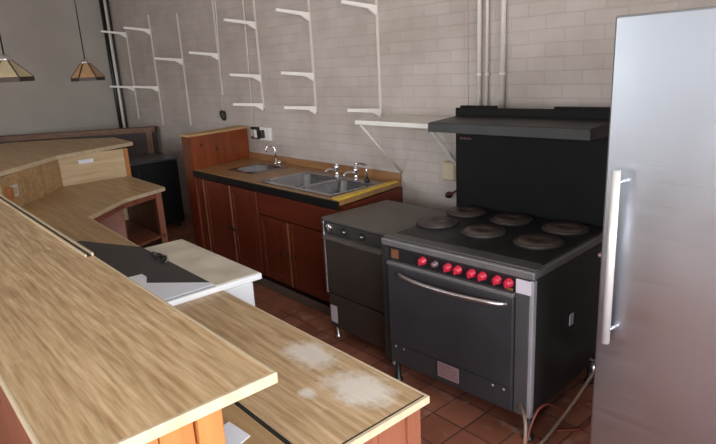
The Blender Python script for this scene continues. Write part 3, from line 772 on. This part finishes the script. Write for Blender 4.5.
# cables, pipes
tag(MB().tube([(-5.70, 3.121, 3.28), (-5.72, 3.121, 2.4), (-5.80, 3.121, 1.40)], .007, 8).build('wall_cable', M['upright']), 'thin white-painted cable running down to the iron hook', 'cable')
tag(MB().tube([(-5.15, 3.121, 3.28), (-5.17, 3.121, 2.3), (-5.20, 3.121, 1.26)], .008, 8).build('wall_cable', M['upright']), 'thin white-painted cable running down to the wall switches', 'cable')
def pipe(name, pts, r, mat, label, clips):
    t = thing(name, label, 'pipe', pts[-1], 0, None)
    MB().tube(pts, r, 12).build('pipe', mat, t, True)
    for z in clips:
        x, y = pts[0][0], pts[0][1]
        MB().tube([(x, y, z-.01), (x, y, z+.01)], r+.004, 12).build('clip', mat, t, True)
pipe('wall_pipe', [(-2.345, 3.112, 3.29), (-2.345, 3.112, 1.40)], .015, M['pipe_paint'], 'leftmost of three white pipes rising behind the cooker hood', (2.7, 1.7))
pipe('wall_pipe', [(-2.285, 3.112, 3.29), (-2.285, 3.112, 1.40)], .010, M['pipe_paint'], 'thin middle one of three white pipes behind the cooker hood', (2.7, 1.7))
pipe('wall_pipe', [(-2.165, 3.110, 3.29), (-2.165, 3.110, 1.40)], .017, M['pipe_paint'], 'rightmost of three white pipes rising behind the cooker hood', (2.7, 1.7))
tag(MB().box(-2.475, -2.445, 3.122, 3.1295, 1.44, 3.28, .002).build('wall_batten', M['brick']), 'narrow white-painted batten left of the wall pipes', 'batten')
pipe('corner_pipe', [(-8.93, 3.07, 3.29), (-8.93, 3.07, .02)], .028, M['black'], 'black pipe in the far left corner of the room', ())
pipe('corner_pipe', [(-8.76, 3.10, 3.29), (-8.76, 3.10, .02)], .015, M['iron'], 'thin dark pipe next to the black corner pipe', ())
pipe('corner_pipe', [(-8.84, 3.09, 3.29), (-8.84, 3.09, .02)], .022, M['pipe_paint'], 'pale pipe between the two dark corner pipes', ())

# sockets
t = thing('wall_switch', 'dark-framed wall switch next to the orange box', 'switch', (-5.18, 3.128, 1.18))
MB().box(-5.235, -5.10, 3.10, 3.1295, 1.125, 1.245, .006).build('frame', M['rust_hook'], t, True)
MB().box(-5.165, -5.115, 3.09, 3.0995, 1.14, 1.22, .003).build('rocker', M['socket_white'], t, True)
MB().box(-5.225, -5.19, 3.09, 3.0995, 1.15, 1.22, .003).build('side_rocker', M['cream'], t, True)
t = thing('wall_socket', 'white wall socket with a black plug above the basin tap', 'socket', (-4.95, 3.128, 1.19))
MB().box(-5.06, -4.87, 3.10, 3.1295, 1.12, 1.25, .006).build('plate', M['socket_white'], t, True)
tag(MB().box(-5.005, -4.965, 3.06, 3.10, 1.145, 1.225, .004).build('plug', M['black']), 'black plug pushed into the white wall socket', 'plug')
t = thing('junction_box', 'cream junction box on the wall left of the black splashback', 'junction box', (-2.60, 3.128, 1.06))
MB().box(-2.635, -2.52, 3.075, 3.1295, .985, 1.115, .006).build('box', M['cream'], t, True)
MB().box(-2.63, -2.525, 3.065, 3.0745, .99, 1.11, .004).build('cover', M['cream'], t, True)
t = thing('wall_plug', 'black round plug with dark cord low beside the splashback', 'plug', (-2.63, 3.12, .85))
MB().lathe([(.024, 0), (.024, .02), (.018, .035), (0, .037)], (-2.61, 3.128, .87), (0, -1, 0), 16).build('body', M['black'], t, True)
MB().tube([(-2.61, 3.09, .87), (-2.56, 3.08, .89), (-2.50, 3.09, .93), (-2.42, 3.11, .97)], .008, 8, 2).build('cord', M['badge'], t, True)
t = thing('iron_hook', 'dark rusty ring hook on the brick wall above the orange box', 'hook', (-5.80, 3.12, 1.35))
MB().lathe([(.03, 0), (.03, .01), (.02, .014), (0, .015)], (-5.80, 3.13, 1.36), (0, -1, 0), 14).build('backplate', M['rust_hook'], t, True)
pts = [(-5.80+.04*math.sin(2*PI*i/20), 3.105-.012*math.cos(2*PI*i/20), 1.345+.048*math.cos(2*PI*i/20)) for i in range(19)]
MB().tube(pts, .012, 8).build('ring', M['rust_hook'], t, True)

# ------------------------------------------------------------------ pendant lamps
def pendant(x, y, zb, half, h, label, mat):
    t = thing('pendant_lamp', label, 'lamp', (x, y, zb), 0, 'pendant lamps hanging by the end wall')
    n = 6; ph = math.radians(12)
    def ring(r, z): return [Vector((r*math.cos(ph+2*PI*i/n), r*math.sin(ph+2*PI*i/n), z)) for i in range(n)]
    def frustum(r0, z0, r1, z1, th):
        m = MB(); A, B = ring(r0, z0), ring(r1, z1); C, D = ring(r0-th, z0), ring(r1-th, z1)
        V = [[m.bm.verts.new(p) for p in L] for L in (A, B, D, C)]
        for a in range(4):
            P, Q = V[a], V[(a+1) % 4]
            for i in range(n): m.bm.faces.new((P[i], P[(i+1) % n], Q[(i+1) % n], Q[i]))
        return m
    frustum(half, .035, .045, h-.03, .006).build('shade', mat, t)
    frustum(half+.004, .0, half+.004, .034, .012).build('rim_band', M['shade_lead'], t)
    m = MB()
    for p, q in zip(ring(half+.003, .035), ring(.047, h-.03)): m.bar(p, q, .008, .008)
    m.build('leading', M['shade_lead'], t)
    MB().lathe([(.055, 0), (.052, .012), (.03, .035), (.012, .045), (0, .046)], (0, 0, h-.03), n=18).build('cap', M['satin'], t)
    MB().tube([(0, 0, h+.012), (0, 0, ZC-zb)], .006, 8).build('cord', M['black'], t)
    MB().lathe([(.05, 0), (.05, .02), (.01, .03)], (0, 0, ZC-zb-.031), n=16).build('ceiling_rose', M['satin'], t)
    return t
pendant(-5.2, 1.00, 1.815, .172, .19, 'cream-shaded hexagonal pendant lamp, cut by the left edge', M['shade_cream'])
pendant(-6.4, 1.945, 1.79, .158, .205, 'amber-shaded hexagonal pendant lamp over the raised ledge', M['shade'])

# ------------------------------------------------------------------ background left: half-height partition and black fridge
A = Vector((-8.85, 1.2)); B = Vector((-7.62, 3.06))
t = thing('wood_partition', 'dark brown half-height wooden partition along the end wall behind the ledge', 'partition', (-8.2, 2.1, 0))
d = (B-A).normalized(); n = Vector((-d.y, d.x))
def seg(a, b, z0, z1, o0, o1): return MB().prism([tuple(a+n*o0), tuple(b+n*o0), tuple(b+n*o1), tuple(a+n*o1)], z0, z1)
seg(A, B, 1.085, 1.15, -.05, .12).build('top_rail', M['rail_wood'], t, True)
seg(A, B, 0, 1.084, .0, .05).build('panel', M['dark_wood'], t, True)
seg(B-d*.12, B-d*.04, 0, 1.084, -.05, -.001).build('end_post', M['rail_wood'], t, True)
t = thing('black_bar_fridge', 'black under-counter fridge beside the end of the raised bar', 'fridge', (-6.9, 2.7, 0))
MB().box(-7.2, -6.62, 2.32, 2.86, .05, .82, .008).build('body', M['bottle_black'], t, True)
MB().box(-7.22, -6.60, 2.31, 2.87, .821, .85, .006).build('top', M['bluegrey'], t, True)
dd = MB().box(-6.618, -6.585, 2.325, 2.855, .08, .818, .006).build('door', M['bottle_black'], t, True)
MB().tube([(-6.57, 2.37, .55), (-6.57, 2.37, .78)], .008, 8).build('handle', M['iron'], dd, True)
for x in (-7.15, -6.67):
    for y in (2.37, 2.81): MB().lathe([(.02, 0), (.02, .05)], (x, y, 0), n=12).build('foot', M['black'], t, True)

# ------------------------------------------------------------------ cables and hose in the gap by the cooker
def cable(name, pts, r, mat, label, cat='cable'):
    return tag(MB().tube(pts, r, 8, 3).build(name, mat), label, cat)
cable('floor_hose', [(-1.30, 2.02, .012), (-1.25, 2.12, .012), (-1.25, 2.22, .03), (-1.235, 2.42, .12), (-1.225, 2.58, .215)], .0085, M['hose'], 'beige hose rising from the tiles to the pipe valve beside the cooker', 'hose')
cable('floor_cable', [(-1.50, 2.22, .12), (-1.40, 2.16, .20), (-1.25, 2.01, .225), (-1.235, 1.985, .12), (-1.25, 1.99, .012), (-1.20, 1.9, .009), (-1.1, 1.7, .009)], .008, M['hose'], 'pinkish cable looping down from under the cooker corner')
cable('floor_cable', [(-1.262, 2.02, .009), (-1.258, 2.06, .16), (-1.255, 2.15, .235), (-1.25, 2.29, .15), (-1.245, 2.39, .075), (-1.24, 2.52, .085), (-1.20, 2.68, .01), (-1.15, 2.8, .009)], .0055, M['red_cable'], 'orange-red cable arching off the tiles beside the cooker')
cable('floor_cable', [(-1.255, 2.30, .009), (-1.16, 2.40, .009), (-1.20, 2.55, .009), (-1.10, 2.62, .009), (-1.0, 2.8, .009)], .0055, M['red_cable'], 'orange-red cable lying flat across the tiles under the beige hose')
t = thing('pipe_valve', 'grey pipe valve low between cooker and fridge, at the end of the hose', 'valve', (-1.225, 2.6, .22))
MB().tube([(-1.225, 3.128, .24), (-1.225, 2.60, .24)], .013, 12).build('pipe', M['satin'], t, True)
MB().lathe([(.02, 0), (.03, .01), (.03, .05), (.02, .06)], (-1.225, 2.60, .21), (0, 0, 1), 14).build('body', M['satin'], t, True)
MB().bar((-1.255, 2.60, .28), (-1.195, 2.60, .28), .014, .012, .003).build('lever', M['satin'], t, True)

# ------------------------------------------------------------------ light
def area(name, loc, rot, sx, sy, e, col):
    l = bpy.data.lights.new(name, 'AREA'); l.shape = 'RECTANGLE'; l.size = sx; l.size_y = sy; l.energy = e; l.color = col
    o = bpy.data.objects.new(name, l); COL.objects.link(o); o.location = loc; o.rotation_euler = rot
    return o
for (a, b, c, d), e in zip(WIN, (120, 185)):
    area('window_daylight', ((a+b)/2, YF-.3, (c+d)/2), (PI/2, 0, 0), b-a, d-c, e, (.95, .97, 1.0))  # the left one is fill, added to brighten the dark left end
area('window_daylight', (XR+.3, (RW[0]+RW[1])/2, (RW[2]+RW[3])/2), (PI/2, 0, PI/2), RW[1]-RW[0], RW[3]-RW[2], 330, (.95, .97, 1.0))
wd = bpy.data.worlds.new('World'); S.world = wd; wd.use_nodes = True
nt = wd.node_tree
sky = nt.nodes.new('ShaderNodeTexSky'); sky.sky_type = 'NISHITA' if hasattr(sky, 'sky_type') else sky.sky_type
sky.sun_disc = False; sky.sun_elevation = math.radians(40); sky.sun_rotation = math.radians(30)
bg = nt.nodes['Background']; nt.links.new(sky.outputs['Color'], bg.inputs['Color']); bg.inputs['Strength'].default_value = .25

# ------------------------------------------------------------------ camera
f = 573.4; yaw, pitch, roll = map(math.radians, (49.33, 15.27, -3.10))
fw = Vector((-math.sin(yaw)*math.cos(pitch), math.cos(yaw)*math.cos(pitch), -math.sin(pitch)))
rt = Vector((math.cos(yaw), math.sin(yaw), 0)); up = rt.cross(fw)
r2 = rt*math.cos(roll)+up*math.sin(roll); u2 = -rt*math.sin(roll)+up*math.cos(roll)
cam = bpy.data.cameras.new('camera'); co = bpy.data.objects.new('camera', cam); COL.objects.link(co)
R = Matrix((r2, u2, -fw)).transposed().to_4x4(); R.translation = (0, 0, 1.8); co.matrix_world = R
cam.sensor_fit = 'HORIZONTAL'; cam.sensor_width = 36; cam.lens = f*36/716; cam.clip_start = .02
S.camera = co
S.view_settings.view_transform = 'Standard'; S.view_settings.look = 'None'; S.view_settings.gamma = 1
S.view_settings.exposure = 0.0
try: S.view_settings.use_curve_mapping = False
except Exception: pass
S.cycles.max_bounces = 8; S.cycles.diffuse_bounces = 5
S.cycles.use_denoising = True
